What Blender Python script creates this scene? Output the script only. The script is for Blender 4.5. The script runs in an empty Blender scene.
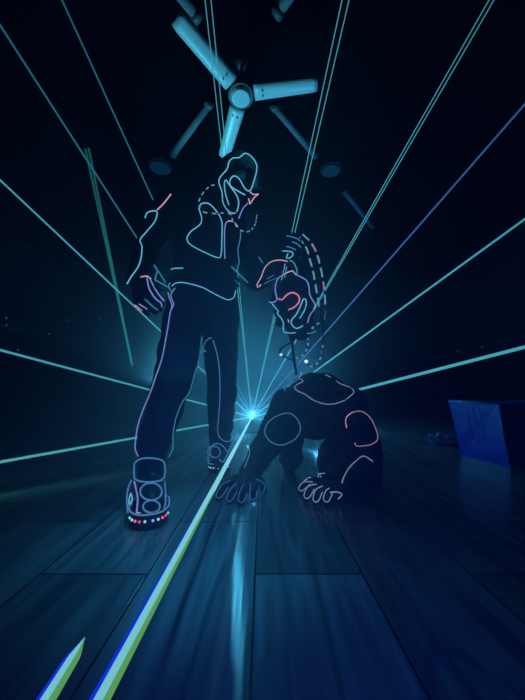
import bpy, bmesh, math, random
from mathutils import Vector, Matrix
from mathutils.bvhtree import BVHTree
random.seed(4)
S = bpy.context.scene
COL = S.collection
F, PITCH = 300.0, math.radians(7.2)
CAM = Vector((0, 0, .55))
CP, SP = math.cos(PITCH), math.sin(PITCH)

# ------------------------------------------------------------------ geometry of the view
def ray(px, py):
    a, b = (px - 262.5) / F, (350 - py) / F
    return Vector((a, CP - SP * b, SP + CP * b))
def at(px, py, d):
    r = ray(px, py); return CAM + r * (d / r.y)
def onz(px, py, z):
    r = ray(px, py); return CAM + r * ((z - CAM.z) / r.z)
def onx(px, py, x):
    r = ray(px, py); return CAM + r * ((x - CAM.x) / r.x)

# ------------------------------------------------------------------ materials
def princ(name, col, rough=.6, metal=0.0, spec=.5, noise=0, nscale=20, bump=0, coat=0):
    m = bpy.data.materials.new(name); m.use_nodes = True
    nt = m.node_tree; b = nt.nodes['Principled BSDF']
    b.inputs['Base Color'].default_value = (*col, 1)
    b.inputs['Roughness'].default_value = rough
    b.inputs['Metallic'].default_value = metal
    b.inputs['Specular IOR Level'].default_value = spec
    b.inputs['Coat Weight'].default_value = coat
    if noise or bump:
        tc = nt.nodes.new('ShaderNodeTexCoord')
        n = nt.nodes.new('ShaderNodeTexNoise'); n.inputs['Scale'].default_value = nscale
        n.inputs['Detail'].default_value = 5
        nt.links.new(tc.outputs['Object'], n.inputs['Vector'])
        if noise:
            mx = nt.nodes.new('ShaderNodeMix'); mx.data_type = 'RGBA'
            mx.inputs[6].default_value = (*[c * (1 - noise) for c in col], 1)
            mx.inputs[7].default_value = (*[min(1, c * (1 + noise)) for c in col], 1)
            nt.links.new(n.outputs['Fac'], mx.inputs[0]); nt.links.new(mx.outputs[2], b.inputs['Base Color'])
        if bump:
            bp = nt.nodes.new('ShaderNodeBump'); bp.inputs['Strength'].default_value = bump
            bp.inputs['Distance'].default_value = .02
            nt.links.new(n.outputs['Fac'], bp.inputs['Height']); nt.links.new(bp.outputs['Normal'], b.inputs['Normal'])
    return m
def emit(name, col, strength, fade=None):
    m = bpy.data.materials.new(name); m.use_nodes = True
    nt = m.node_tree; nt.nodes.remove(nt.nodes['Principled BSDF'])
    e = nt.nodes.new('ShaderNodeEmission'); e.inputs['Color'].default_value = (*col, 1)
    e.inputs['Strength'].default_value = strength
    nt.links.new(e.outputs[0], nt.nodes['Material Output'].inputs['Surface'])
    if fade:                                    # laser light is spent on the haze along its way from the aperture
        src, k = fade
        g = nt.nodes.new('ShaderNodeNewGeometry')
        d = nt.nodes.new('ShaderNodeVectorMath'); d.operation = 'DISTANCE'; d.inputs[1].default_value = src
        nt.links.new(g.outputs['Position'], d.inputs[0])
        p = nt.nodes.new('ShaderNodeMath'); p.operation = 'MULTIPLY'; p.inputs[1].default_value = -k
        x = nt.nodes.new('ShaderNodeMath'); x.operation = 'EXPONENT'
        q = nt.nodes.new('ShaderNodeMath'); q.operation = 'MULTIPLY'; q.inputs[1].default_value = strength
        nt.links.new(d.outputs['Value'], p.inputs[0]); nt.links.new(p.outputs[0], x.inputs[0])
        nt.links.new(x.outputs[0], q.inputs[0]); nt.links.new(q.outputs[0], e.inputs['Strength'])
    m.cycles.emission_sampling = 'NONE'
    return m

M = {}
M['suit'] = princ('black_stretch_fabric', (.010, .012, .018), .75, bump=.3, nscale=60)
M['jacket'] = princ('black_jacket_cloth', (.008, .010, .016), .8, bump=.9, nscale=11)
M['trouser'] = princ('black_trouser_cloth', (.010, .014, .03), .8, bump=.9, nscale=9)
M['fur'] = princ('black_padded_cloth', (.010, .012, .02), .8, bump=1, nscale=16)
M['leather'] = princ('black_leather', (.010, .012, .016), .4, bump=.3, nscale=40)
M['rubber'] = princ('black_rubber', (.012, .012, .014), .5)
M['plastic'] = princ('black_plastic', (.012, .013, .015), .4, noise=.3, nscale=8)
M['metal'] = princ('dark_metal', (.05, .055, .06), .35, .9)
M['white'] = princ('white_enamel', (.75, .77, .78), .35, noise=.05, nscale=9)
M['motor'] = princ('grey_enamel', (.07, .075, .08), .4)
M['tube'] = princ('milky_tube_plastic', (.20, .21, .22), .8)
M['disc'] = princ('pale_ceiling_plate', (.09, .10, .11), .8)
M['cap'] = princ('pale_end_cap', (.14, .14, .14), .4)
M['ceil'] = princ('black_ceiling_paint', (.002, .002, .003), 1.0, spec=0, noise=.3, nscale=3)
M['wall'] = princ('dark_wall_paint', (.02, .022, .024), 1.0, spec=0, noise=.3, nscale=2)
M['rail'] = princ('dull_steel_rail', (.5, .5, .52), .45, .5)
M['bin'] = princ('blue_plastic', (.006, .016, .75), .35, noise=.5, nscale=7, bump=.25)
M['rim'] = princ('pale_blue_plastic', (.12, .30, .9), .3)
M['film'] = princ('crumpled_clear_film', (.5, .52, .55), .25, bump=.8, nscale=25)
M['cord'] = princ('black_cord', (.012, .012, .015), .6)

def col3(h):
    v = [int(h[i:i + 2], 16) / 255 for i in (0, 2, 4)]
    return tuple(c / 12.92 if c <= .04045 else ((c + .055) / 1.055) ** 2.4 for c in v)
WIRE = {
    'cyan': emit('cyan_glow_wire', col3('6fd0e8'), .95),
    'dim': emit('dim_teal_glow_wire', col3('4a9cc0'), .75),
    'lav': emit('lavender_glow_wire', col3('8ea4ee'), .85),
    'pink': emit('pink_glow_wire', col3('e6b6cc'), .95),
    'red': emit('red_pink_glow_wire', col3('f890a4'), .95),
    'rose': emit('rose_glow_wire', col3('c49aac'), .8),
    'pale': emit('pale_glow_wire', col3('b4d0ec'), .55),
    'dash': emit('pale_blue_light_dash', col3('78b4cc'), .75),
    'dashpink': emit('pinkish_light_dash', col3('b48cb4'), .8),
    'blue': emit('blue_glow_wire', col3('5fa0dc'), .7),
    'deep': emit('deep_blue_glow_wire', col3('4a88c0'), .6),
}

def floor_mat():
    m = bpy.data.materials.new('dark_wood_planks'); m.use_nodes = True
    nt = m.node_tree; N = nt.nodes.new; L = nt.links.new; b = nt.nodes['Principled BSDF']
    tc = N('ShaderNodeTexCoord')
    mp = N('ShaderNodeMapping'); mp.inputs['Rotation'].default_value = (0, 0, math.pi / 2)
    mp.inputs['Location'].default_value = (.035 + .0, .0, 0)
    L(tc.outputs['Object'], mp.inputs['Vector'])
    sw = N('ShaderNodeSeparateXYZ'); L(tc.outputs['Object'], sw.inputs[0])
    cb = N('ShaderNodeCombineXYZ')
    ax = N('ShaderNodeMath'); ax.operation = 'ADD'; ax.inputs[1].default_value = -.97 - .351 + 1.3 * 8 
    ay = N('ShaderNodeMath'); ay.operation = 'ADD'; ay.inputs[1].default_value = .022 + .32 * 20
    L(sw.outputs[1], ax.inputs[0]); L(sw.outputs[0], ay.inputs[0])
    L(ax.outputs[0], cb.inputs[0]); L(ay.outputs[0], cb.inputs[1])
    br = N('ShaderNodeTexBrick'); br.offset = .27; br.offset_frequency = 2; br.squash = 1
    br.inputs['Scale'].default_value = 1; br.inputs['Brick Width'].default_value = 1.3
    br.inputs['Row Height'].default_value = .32; br.inputs['Mortar Size'].default_value = .0034
    br.inputs['Mortar Smooth'].default_value = .2; br.inputs['Bias'].default_value = 0
    br.inputs['Color1'].default_value = (.8, .8, .8, 1); br.inputs['Color2'].default_value = (.35, .35, .35, 1)
    br.inputs['Mortar'].default_value = (0, 0, 0, 1)
    L(cb.outputs[0], br.inputs['Vector'])
    # long grain
    gm = N('ShaderNodeMapping'); gm.inputs['Scale'].default_value = (13, .9, 1); L(tc.outputs['Object'], gm.inputs['Vector'])
    ns = N('ShaderNodeTexNoise'); ns.inputs['Scale'].default_value = 1.6; ns.inputs['Detail'].default_value = 7
    ns.inputs['Distortion'].default_value = 1.2; L(gm.outputs[0], ns.inputs['Vector'])
    wv = N('ShaderNodeTexNoise'); wv.inputs['Scale'].default_value = 1.1; wv.inputs['Detail'].default_value = 3
    L(tc.outputs['Object'], wv.inputs['Vector'])
    mul = N('ShaderNodeMix'); mul.data_type = 'RGBA'; mul.blend_type = 'MULTIPLY'; mul.inputs[0].default_value = 1
    rp = N('ShaderNodeValToRGB'); rp.color_ramp.elements[0].position = .3; rp.color_ramp.elements[1].position = .72
    rp.color_ramp.elements[0].color = (.11, .115, .12, 1); rp.color_ramp.elements[1].color = (.40, .41, .42, 1)
    L(ns.outputs['Fac'], rp.inputs[0]); L(rp.outputs[0], mul.inputs[6]); L(br.outputs['Color'], mul.inputs[7])
    L(mul.outputs[2], b.inputs['Base Color'])
    rr = N('ShaderNodeMapRange'); rr.inputs['From Min'].default_value = .3; rr.inputs['From Max'].default_value = .7
    rr.inputs['To Min'].default_value = .13; rr.inputs['To Max'].default_value = .25
    L(ns.outputs['Fac'], rr.inputs['Value']); L(rr.outputs[0], b.inputs['Roughness'])
    b.inputs['Specular IOR Level'].default_value = .28
    b.inputs['Anisotropic'].default_value = .85; b.inputs['Anisotropic Rotation'].default_value = .25
    tg = N('ShaderNodeTangent'); tg.direction_type = 'RADIAL'; tg.axis = 'Z'; L(tg.outputs[0], b.inputs['Tangent'])
    ad = N('ShaderNodeMath'); ad.operation = 'MULTIPLY_ADD'; ad.inputs[1].default_value = .35
    L(ns.outputs['Fac'], ad.inputs[0]); L(br.outputs['Fac'], ad.inputs[2])
    bp = N('ShaderNodeBump'); bp.invert = True; bp.inputs['Strength'].default_value = .22; bp.inputs['Distance'].default_value = .006
    L(ad.outputs[0], bp.inputs['Height']); L(bp.outputs[0], b.inputs['Normal'])
    return m
M['floor'] = floor_mat()

# ------------------------------------------------------------------ mesh helpers (all in world coordinates)
def frame(d):
    d = d.normalized()
    a = Vector((0, 0, 1)) if abs(d.z) < .9 else Vector((1, 0, 0))
    u = d.cross(a).normalized(); return u, u.cross(d).normalized(), d
def cap(bm, A, B, ra, rb, seg=16, rings=4):
    A, B = Vector(A), Vector(B); u, w, d = frame(B - A); rows = []
    for i in range(rings + 1):
        t = -math.pi / 2 + (math.pi / 2) * i / rings
        rows.append((A + d * (math.sin(t) * ra), math.cos(t) * ra))
    for i in range(rings + 1):
        t = (math.pi / 2) * i / rings
        rows.append((B + d * (math.sin(t) * rb), math.cos(t) * rb))
    skin(bm, rows, u, w, seg)
def skin(bm, rows, u, w, seg):
    first = bm.verts.new(rows[0][0]); last = bm.verts.new(rows[-1][0]); R = []
    for c, r in rows[1:-1]:
        R.append([bm.verts.new(c + u * (r * math.cos(2 * math.pi * k / seg)) + w * (r * math.sin(2 * math.pi * k / seg))) for k in range(seg)])
    for k in range(seg):
        j = (k + 1) % seg
        bm.faces.new((first, R[0][j], R[0][k])); bm.faces.new((last, R[-1][k], R[-1][j]))
        for a, b in zip(R, R[1:]): bm.faces.new((a[k], a[j], b[j], b[k]))
def chain(bm, pts):                              # [(point, radius), ...]
    for (a, ra), (b, rb) in zip(pts, pts[1:]): cap(bm, a, b, ra, rb)
def ell(bm, c, r, rot=(0, 0, 0)):
    from mathutils import Euler
    mt = Matrix.Translation(c) @ Euler([math.radians(a) for a in rot]).to_matrix().to_4x4() @ Matrix.Diagonal((*r, 1))
    bmesh.ops.create_icosphere(bm, subdivisions=3, radius=1, matrix=mt)
def box(bm, c, s, mat=None):
    m = Matrix.Translation(c) @ (mat.to_4x4() if mat else Matrix()) @ Matrix.Diagonal((*s, 1))
    return bmesh.ops.create_cube(bm, size=1, matrix=m)['verts']
def cyl(bm, A, B, ra, rb=None, seg=24):
    A, B = Vector(A), Vector(B); rb = ra if rb is None else rb; u, w, d = frame(B - A)
    ring = lambda c, r: [bm.verts.new(c + u * (r * math.cos(2 * math.pi * k / seg)) + w * (r * math.sin(2 * math.pi * k / seg))) for k in range(seg)]
    a, b = ring(A, ra), ring(B, rb)
    for k in range(seg):
        j = (k + 1) % seg; bm.faces.new((a[k], a[j], b[j], b[k]))
    bm.faces.new(a[::-1]); bm.faces.new(b)
def tube(bm, pts, r, seg=6, closed=False, radii=None):
    n = len(pts)
    if n < 2: return
    u = None; R = []
    for i, p in enumerate(pts):
        t = (pts[min(i + 1, n - 1)] - pts[max(i - 1, 0)])
        if t.length < 1e-9: t = Vector((0, 0, 1))
        t.normalize()
        if u is None: u = frame(t)[0]
        u = (u - t * u.dot(t))
        if u.length < 1e-6: u = frame(t)[0]
        u.normalize(); w = t.cross(u); rr = radii[i] if radii else r
        R.append([bm.verts.new(p + u * (rr * math.cos(2 * math.pi * k / seg)) + w * (rr * math.sin(2 * math.pi * k / seg))) for k in range(seg)])
    for a, b in zip(R, R[1:]):
        for k in range(seg):
            j = (k + 1) % seg; bm.faces.new((a[k], a[j], b[j], b[k]))
    bm.faces.new(R[0][::-1]); bm.faces.new(R[-1])
def crom(pts, step):
    out = []; n = len(pts)
    P = [Vector(p) for p in pts]
    for i in range(n - 1):
        a, b, c, d = P[max(i - 1, 0)], P[i], P[i + 1], P[min(i + 2, n - 1)]
        k = max(1, int((c - b).length / step))
        for q in range(k):
            t = q / k
            out.append(.5 * ((2 * b) + (c - a) * t + (2 * a - 5 * b + 4 * c - d) * t * t + (3 * b - a - 3 * c + d) * t ** 3))
    out.append(P[-1]); return out

def origin_of(o):
    v = Vector(o.location)
    return v
def base(o):                                     # world position of an object's origin (only translations are used)
    p = Vector((0, 0, 0))
    while o: p += Vector(o.location); o = o.parent
    return p
def link(name, me, mat, parent=None, smooth=True, **tags):
    o = bpy.data.objects.new(name, me); COL.objects.link(o)
    if mat: me.materials.append(mat)
    if parent:
        org = base(parent); o.parent = parent
    else:
        xs = [v.co for v in me.vertices]
        lo = Vector([min(c[i] for c in xs) for i in range(3)]); hi = Vector([max(c[i] for c in xs) for i in range(3)])
        org = Vector(((lo.x + hi.x) / 2, (lo.y + hi.y) / 2, lo.z)); o.location = org
    me.transform(Matrix.Translation(-org))
    if smooth: me.polygons.foreach_set('use_smooth', [True] * len(me.polygons))
    for k, v in tags.items(): o[k] = v
    return o
def fin(name, bm, mat, parent=None, smooth=False, bevel=0, **tags):
    bmesh.ops.recalc_face_normals(bm, faces=bm.faces)
    if bevel:
        es = [e for e in bm.edges if len(e.link_faces) == 2 and e.calc_face_angle(0) > .6]
        bmesh.ops.bevel(bm, geom=es, offset=bevel, segments=2, affect='EDGES', profile=.6)
    me = bpy.data.meshes.new(name); bm.to_mesh(me); bm.free()
    return link(name, me, mat, parent, smooth, **tags)
TREES = {}
def fused(name, bm, mat, parent, voxel=.007, smooth=6, fold=0, fscale=.12, key=None, **tags):
    """overlapping forms grown together into one continuous surface"""
    bmesh.ops.recalc_face_normals(bm, faces=bm.faces)
    me = bpy.data.meshes.new('t'); bm.to_mesh(me); bm.free()
    t = bpy.data.objects.new('t', me); COL.objects.link(t)
    r = t.modifiers.new('r', 'REMESH'); r.mode = 'VOXEL'; r.voxel_size = voxel
    if smooth:
        s = t.modifiers.new('s', 'SMOOTH'); s.factor = .5; s.iterations = smooth
    if fold:
        tx = bpy.data.textures.new('folds', 'CLOUDS'); tx.noise_scale = fscale; tx.noise_depth = 2
        d = t.modifiers.new('d', 'DISPLACE'); d.texture = tx; d.strength = fold; d.mid_level = .5; d.texture_coords = 'GLOBAL'
    dg = bpy.context.evaluated_depsgraph_get()
    new = bpy.data.meshes.new_from_object(t.evaluated_get(dg)); new.name = name
    bpy.data.objects.remove(t)
    if key:
        TREES.setdefault(key, []).append(BVHTree.FromPolygons([v.co.copy() for v in new.vertices], [tuple(p.vertices) for p in new.polygons]))
    return link(name, new, mat, parent, True, **tags)

def cast(trees, o, d, lim=1e9):
    best = None
    for t in trees:
        h = t.ray_cast(o, d)
        if h[0] is not None and (best is None or h[3] < best): best = h[3]
    return best
def near(trees, p, md):
    best = None
    for t in trees:
        h = t.find_nearest(p, md)
        if h[0] is not None and (best is None or h[3] < best[1]): best = (h[0], h[3])
    return best
def drape(key, pts, d0, lift=.004, tol=.16, closed=False):
    """a wire sewn along the surface: follows the cloth where it lies on it"""
    if closed: pts = list(pts) + [pts[0]]
    pp = crom([(a, b) for a, b in pts], 1.6)
    T = TREES[key]; D = []
    for p in pp:
        r = ray(p.x, p.y); rn = r.normalized(); h = cast(T, CAM, rn)
        y = None if h is None else (CAM + rn * h).y
        D.append(y if y is not None and abs(y - d0) < tol else None)
    if all(v is None for v in D): D = [d0] * len(D)
    idx = [i for i, v in enumerate(D) if v is not None]
    full = []
    for i in range(len(D)):
        if D[i] is not None: full.append(D[i]); continue
        a = [k for k in idx if k < i]; b = [k for k in idx if k > i]
        if a and b:
            t = (i - a[-1]) / (b[0] - a[-1]); full.append(D[a[-1]] * (1 - t) + D[b[0]] * t)
        else: full.append(D[a[-1]] if a else D[b[0]])
    n = len(full)
    sm = [sum(full[max(0, i - 2):min(n, i + 3)]) / len(full[max(0, i - 2):min(n, i + 3)]) for i in range(n)]
    out = []
    for i, p in enumerate(pp):
        w = at(p.x, p.y, sm[i] if D[i] is None else min(sm[i], D[i]))
        if D[i] is None:
            q = near(T, w, .08)
            if q and (q[0] - w).length > .022: w = q[0] + (w - q[0]).normalized() * .018
        out.append(w - (w - CAM).normalized() * lift)
    return out
def wire(key, parent, pts, d0, col, r=.0029, name='light_wire', closed=False, tol=.16, label=None):
    bm = bmesh.new(); tube(bm, drape(key, pts, d0, closed=closed, tol=tol), r)
    o = fin(name, bm, WIRE[col], parent, True)
    if label: o['label'] = label
    return o
def dashes(parent, pts3, dash, gap, r, col, name='light_dash', alt=None):
    """short lit lengths along a cord given by 3D points"""
    c = crom(pts3, .006); acc = 0; on = True; cur = [c[0]]; k = 0
    for a, b in zip(c, c[1:]):
        acc += (b - a).length
        if on: cur.append(b)
        if acc > (dash if on else gap):
            if on and len(cur) > 2:
                bm = bmesh.new(); tube(bm, cur, r)
                fin(name, bm, WIRE[alt if alt and k % 3 == 1 else col], parent, True); k += 1
            on = not on; acc = 0; cur = [b]
def root(name, loc, label, cat, group=None):
    o = bpy.data.objects.new(name, None); COL.objects.link(o); o.location = loc; o.empty_display_size = .1
    o['label'] = label; o['category'] = cat
    if group: o['group'] = group
    o['kind'] = 'thing'
    return o

# ------------------------------------------------------------------ the room
XL, XR, YB, YF, H = -4.6, 4.2, 7.2, -1.2, 3.35
def slab(name, c, s, mat):
    bm = bmesh.new(); box(bm, c, s); o = fin(name, bm, mat); o['kind'] = 'structure'; return o
xm, ym, xw, yw = (XL + XR) / 2, (YB + YF) / 2, XR - XL, YB - YF
slab('floor', (xm, ym, -.05), (xw + .4, yw + .4, .1), M['floor'])
bpy.data.objects['floor'].data.transform(Matrix.Translation((xm, ym, -.1))); bpy.data.objects['floor'].location = (0, 0, 0)
slab('ceiling', (xm, ym, H + .05), (xw + .4, yw + .4, .1), M['ceil'])
slab('wall_back', (xm, YB + .05, H / 2), (xw + .2, .1, H), M['wall'])
slab('wall_front', (xm, YF - .05, H / 2), (xw + .2, .1, H), M['wall'])
slab('wall_left', (XL - .05, ym, H / 2), (.1, yw, H), M['wall'])
slab('wall_right', (XR + .05, ym, H / 2), (.1, yw, H), M['wall'])
# rail along the left wall, two sloping stays below it
bm = bmesh.new()
cyl(bm, (XL + .06, YF, 1.62), (XL + .06, YB, 1.62), .011)
for y in (2.6, 4.0, 5.4, 6.8): cyl(bm, (XL, y, 1.62), (XL + .06, y, 1.62), .012)
o = fin('trim_1', bm, M['rail'], None, True); o['kind'] = 'structure'
bm = bmesh.new(); box(bm, (XL + .02, ym, .06), (.04, yw, .12)); o = fin('baseboard_left', bm, M['wall']); o['kind'] = 'structure'
bm = bmesh.new(); box(bm, (xm, YB - .02, .06), (xw, .04, .12)); o = fin('baseboard_back', bm, M['wall']); o['kind'] = 'structure'

# ------------------------------------------------------------------ laser projector and its beams
SRC = at(252, 417, 3.62)
pr = root('laser_projector', (SRC.x, SRC.y + .2, 0), 'black laser projector standing on the floor between the two performers, where all beams meet', 'laser projector')
bm = bmesh.new(); box(bm, (SRC.x, SRC.y + .2, SRC.z), (.26, .30, .13)); hs = fin('housing', bm, M['plastic'], pr, bevel=.008)
bm = bmesh.new()
for k in range(6): box(bm, (SRC.x - .1 + k * .04, SRC.y + .2, SRC.z + .069), (.014, .24, .010))
fin('cooling_fin', bm, M['metal'], hs)
bm = bmesh.new(); cyl(bm, (SRC.x, SRC.y + .03, SRC.z), (SRC.x, SRC.y + .055, SRC.z), .032); fin('lens_ring', bm, M['metal'], pr, True)
bm = bmesh.new(); ell(bm, (SRC.x, SRC.y + .03, SRC.z), (.024, .008, .024))
fin('aperture', bm, emit('white_laser_aperture', col3('d8ffe8'), 3), pr, True)
bm = bmesh.new()
for s in (-1, 1): box(bm, (SRC.x + s * .145, SRC.y + .2, SRC.z / 2 + .012), (.012, .05, SRC.z + .02))
box(bm, (SRC.x, SRC.y + .2, .008), (.30, .12, .016)); fin('yoke', bm, M['metal'], pr, bevel=.003)
for s in (-1, 1):
    bm = bmesh.new(); cyl(bm, (SRC.x + s * .135, SRC.y + .2, SRC.z), (SRC.x + s * .19, SRC.y + .2, SRC.z), .022); fin('knob', bm, M['rubber'], pr, True)

BEAM = emit('cyan_laser_light', col3('60d6d8'), 1.3, (tuple(SRC), .26))
BEAMD = emit('dim_cyan_laser_light', col3('40acb8'), 1.0, (tuple(SRC), .30))
BEAMV = emit('violet_blue_laser_light', col3('5a90cc'), 1.0, (tuple(SRC), .30))
BEAMG = emit('green_cyan_laser_light', col3('66dcc8'), 1.2, (tuple(SRC), .16))
def shell(A, d):                                 # where a ray leaves the room
    t = 1e9
    for i, (lo, hi) in enumerate(((XL, XR), (YF, YB), (0, H))):
        if d[i] > 1e-9: t = min(t, (hi - A[i]) / d[i])
        elif d[i] < -1e-9: t = min(t, (lo - A[i]) / d[i])
    return A + d * (t - .012)
def beam(label, px, py, d, r, mat, end=None, group='laser beams fanning out of the projector', name='laser_beam', off=None):
    B = at(px, py, d); A = SRC.copy()
    dr = (B - A).normalized(); E = B if end else shell(A, dr)
    if off:                                      # two lines side by side = one doubled beam
        q = off
        bm = bmesh.new(); tube(bm, [A, E], r, 8)
        q3 = (at(px + q, py, d) - A).normalized(); tube(bm, [A, (at(px + q, py, d) if end else shell(A, q3))], r, 8)
    else:
        bm = bmesh.new(); tube(bm, [A + (E - A) * (k / 12) for k in range(13)], r, 8)
    o = fin(name, bm, mat, None, True); o['label'] = label; o['category'] = 'laser beam'; o['group'] = group; o['kind'] = 'thing'
    return o
def upto(px, py, d):  return px, py, d
beam('faint thin laser beam rising steeply past the standing performer\'s shoulder to the top left edge', 62, 0, 1.55, .0050, BEAMD)
beam('thin laser beam rising to the upper left edge above the elbow of the lowered arm', 0, 25, 1.6, .0062, BEAMD)
beam('bright laser beam slanting up to the left edge behind the lowered hand', 0, 180, 1.9, .0068, BEAM)
beam('bright laser beam running almost level to the left edge, rising slightly outward', 0, 350, 2.0, .0080, BEAM)
beam('greenish laser beam running to the left edge and sinking, lowest on the left', 0, 462, 1.9, .0085, BEAMG)
beam('pair of fine laser lines crossing the fan blade above the standing performer\'s head', 205, 0, 1.5, .0030, BEAM, off=6)
beam('pair of fine laser lines rising steeply right from the clenched hand', 342, 0, 1.5, .0034, BEAM, off=7)
beam('double laser beam slanting up toward the top right corner beside the dashed leash', 489, 0, 1.55, .0032, BEAM, off=5)
beam('violet laser beam slanting to the upper right edge, next below the double beam', 525, 104, 1.75, .0070, BEAMV)
beam('laser beam slanting to the middle of the right edge above the thick beam', 525, 219, 2.1, .0080, BEAM)
beam('thick bright laser beam running nearly level to the right edge above the blue bin', 525, 347, 1.9, .0110, BEAM)
beam('short laser beam sinking to the right into the padded left arm of the croucher', 275, 424, 2.35, .0085, BEAM, end=True)
# the wide beam skimming the floor towards the viewer, split into its colours at the edges
WB = emit('white_cyan_laser_light', col3('84dce4'), 4.2, (tuple(SRC), .50))
WBB = emit('deep_blue_laser_light', col3('1030e0'), 1.3, (tuple(SRC), .10))
WBG = emit('yellow_green_laser_light', col3('74cc70'), .8, (tuple(SRC), .10))
def wide(name, A, B, label, stub=False):
    d = (B - A).normalized(); side = Vector((d.y, -d.x, 0)).normalized()   # to the right when facing along the beam
    rt = root(name, A, label, 'laser beam')
    for nm, mt, sg in (('core', WB, 0), ('blue_edge', WBB, 1), ('green_edge', WBG, -1)):
        pts, rad = [], []
        for i in range(61):
            t = 1 - (1 - i / 60) ** 2.2; f = 1.0 if stub else max(0, (t - .66) / .34)
            pts.append(A.lerp(B, t) + side * (sg * (.0066 if sg > 0 else .0052) * f ** .6))
            q = (.0078 - .0030 * f) if sg == 0 else (.0032 if sg > 0 else .0034)
            if sg and f < .2: q *= max(.05, f * 5)
            if stub: q *= min(1, .03 + t * 2.6); pts[-1] = A.lerp(B, t) + side * (sg * .0056 * min(1, .03 + t * 2.6))
            rad.append(q)
        bm = bmesh.new(); tube(bm, pts, 0, 10, radii=rad); fin(nm, bm, mt, rt, True)
    return rt
B1 = at(98, 704, .28)
wide('wide_laser_beam', SRC, SRC + (B1 - SRC) * 1.04, 'widest brightest laser beam skimming the floor toward the viewer, blue and green at its edges')
A2 = at(85, 637, .46); B2 = at(44, 703, .31)
wide('laser_beam_stub', A2, A2 + (B2 - A2) * 1.1, 'short pointed length of blue and green beam in the bottom left corner', True)

# ------------------------------------------------------------------ equipment left behind the haze
def case(name, x0, x1, y0, y1, h, label):
    t = root(name, ((x0 + x1) / 2, (y0 + y1) / 2, 0), label, 'equipment case')
    bm = bmesh.new(); box(bm, ((x0 + x1) / 2, (y0 + y1) / 2, .08 + (h - .08) * .42), (x1 - x0, y1 - y0, (h - .08) * .84)); fin('body', bm, M['plastic'], t, bevel=.012)
    bm = bmesh.new(); box(bm, ((x0 + x1) / 2, (y0 + y1) / 2, h - (h - .08) * .08), (x1 - x0 + .02, y1 - y0 + .02, (h - .08) * .16)); fin('lid', bm, M['plastic'], t, bevel=.012)
    for sx in (x0 + .07, x1 - .07):
        for sy in (y0 + .07, y1 - .07):
            bm = bmesh.new(); cyl(bm, (sx, sy - .015, .04), (sx, sy + .015, .04), .04); cyl(bm, (sx, sy, .04), (sx, sy, .09), .014); fin('caster', bm, M['rubber'], t, True)
    for s in (-.2, .2):
        bm = bmesh.new(); box(bm, ((x0 + x1) / 2 + s, y0 - .008, h * .80), (.06, .02, .09)); fin('latch', bm, M['metal'], t, bevel=.004)
    return t
P0 = at(116, 367, 4.3); P1 = at(160, 367, 4.3)
case('equipment_case', P0.x, P1.x, 4.3, 4.9, P0.z, 'low dark equipment case behind the standing performer, a green beam rising from its top')
t = root('loudspeaker', (at(57, 390, 5.2).x, 5.4, 0), 'dark round-topped loudspeaker at the far left, barely visible in haze', 'loudspeaker')
cx = t.location.x; zt = at(57, 355, 5.2).z
bm = bmesh.new(); vs = box(bm, (cx, 5.4, zt / 2), (.56, .42, zt)); fin('cabinet', bm, M['plastic'], t, bevel=.07)
bm = bmesh.new(); box(bm, (cx, 5.18, zt * .52), (.46, .02, zt * .8)); fin('grille', bm, M['rubber'], t, bevel=.008)
bm = bmesh.new(); box(bm, (cx, 5.18, zt * .95), (.2, .03, .03)); fin('handle', bm, M['metal'], t, bevel=.006)
# green laser on the case
G0 = at(133, 366, 4.45)
gp = root('laser_unit', (G0.x, G0.y + .06, P0.z), 'small black laser unit on the dark equipment case', 'laser projector')
bm = bmesh.new(); box(bm, (G0.x, G0.y + .06, P0.z + .03), (.12, .14, .06)); fin('housing', bm, M['plastic'], gp, bevel=.006)
bm = bmesh.new(); cyl(bm, (G0.x, G0.y - .02, P0.z + .035), (G0.x, G0.y - .004, P0.z + .035), .016); fin('lens_ring', bm, M['metal'], gp, True)
G0 = Vector((G0.x, G0.y - .03, P0.z + .035))
GM = emit('green_laser_light', col3('3cc0a4'), .8, (tuple(G0), .5))
GE = at(90, 170, 3.3); GE2 = at(93.5, 172, 3.3)
bm = bmesh.new()
for E_ in (GE, GE2):
    E3 = shell(G0, (E_ - G0).normalized()); tube(bm, [G0.lerp(E3, k / 20) for k in range(21)], .0125, 8)
fin('laser_beam', bm, GM, None, True, label='dim green double beam rising from the equipment case and fading toward the ceiling', category='laser beam', kind='thing')

# ------------------------------------------------------------------ tiny lamps on the walls
def pilot(px, py, wall, colr, label, grp):
    P = onx(px, py, XL) if wall < 0 else onx(px, py, XR)
    s = 1 if wall < 0 else -1
    if P.y > YB - .1:
        P = at(px, py, YB); t = root('indicator_lamp', (P.x, P.y, P.z - .03), label, 'indicator lamp', grp)
        bm = bmesh.new(); cyl(bm, (P.x, P.y + .004, P.z), (P.x, P.y - .02, P.z), .028); fin('base', bm, M['plastic'], t, True)
        bm = bmesh.new(); ell(bm, (P.x, P.y - .024, P.z), (.016, .012, .016)); fin('lens', bm, colr, t, True); return
    t = root('indicator_lamp', (P.x, P.y, P.z - .03), label, 'indicator lamp', grp)
    bm = bmesh.new(); cyl(bm, (P.x, P.y, P.z), (P.x + s * .02, P.y, P.z), .028); fin('base', bm, M['plastic'], t, True)
    bm = bmesh.new(); ell(bm, (P.x + s * .024, P.y, P.z), (.012, .016, .016)); fin('lens', bm, colr, t, True)
PL = emit('pale_pilot_light', col3('8fb4cc'), .30); PV = emit('violet_pilot_light', col3('8a70c8'), .22)
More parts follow.
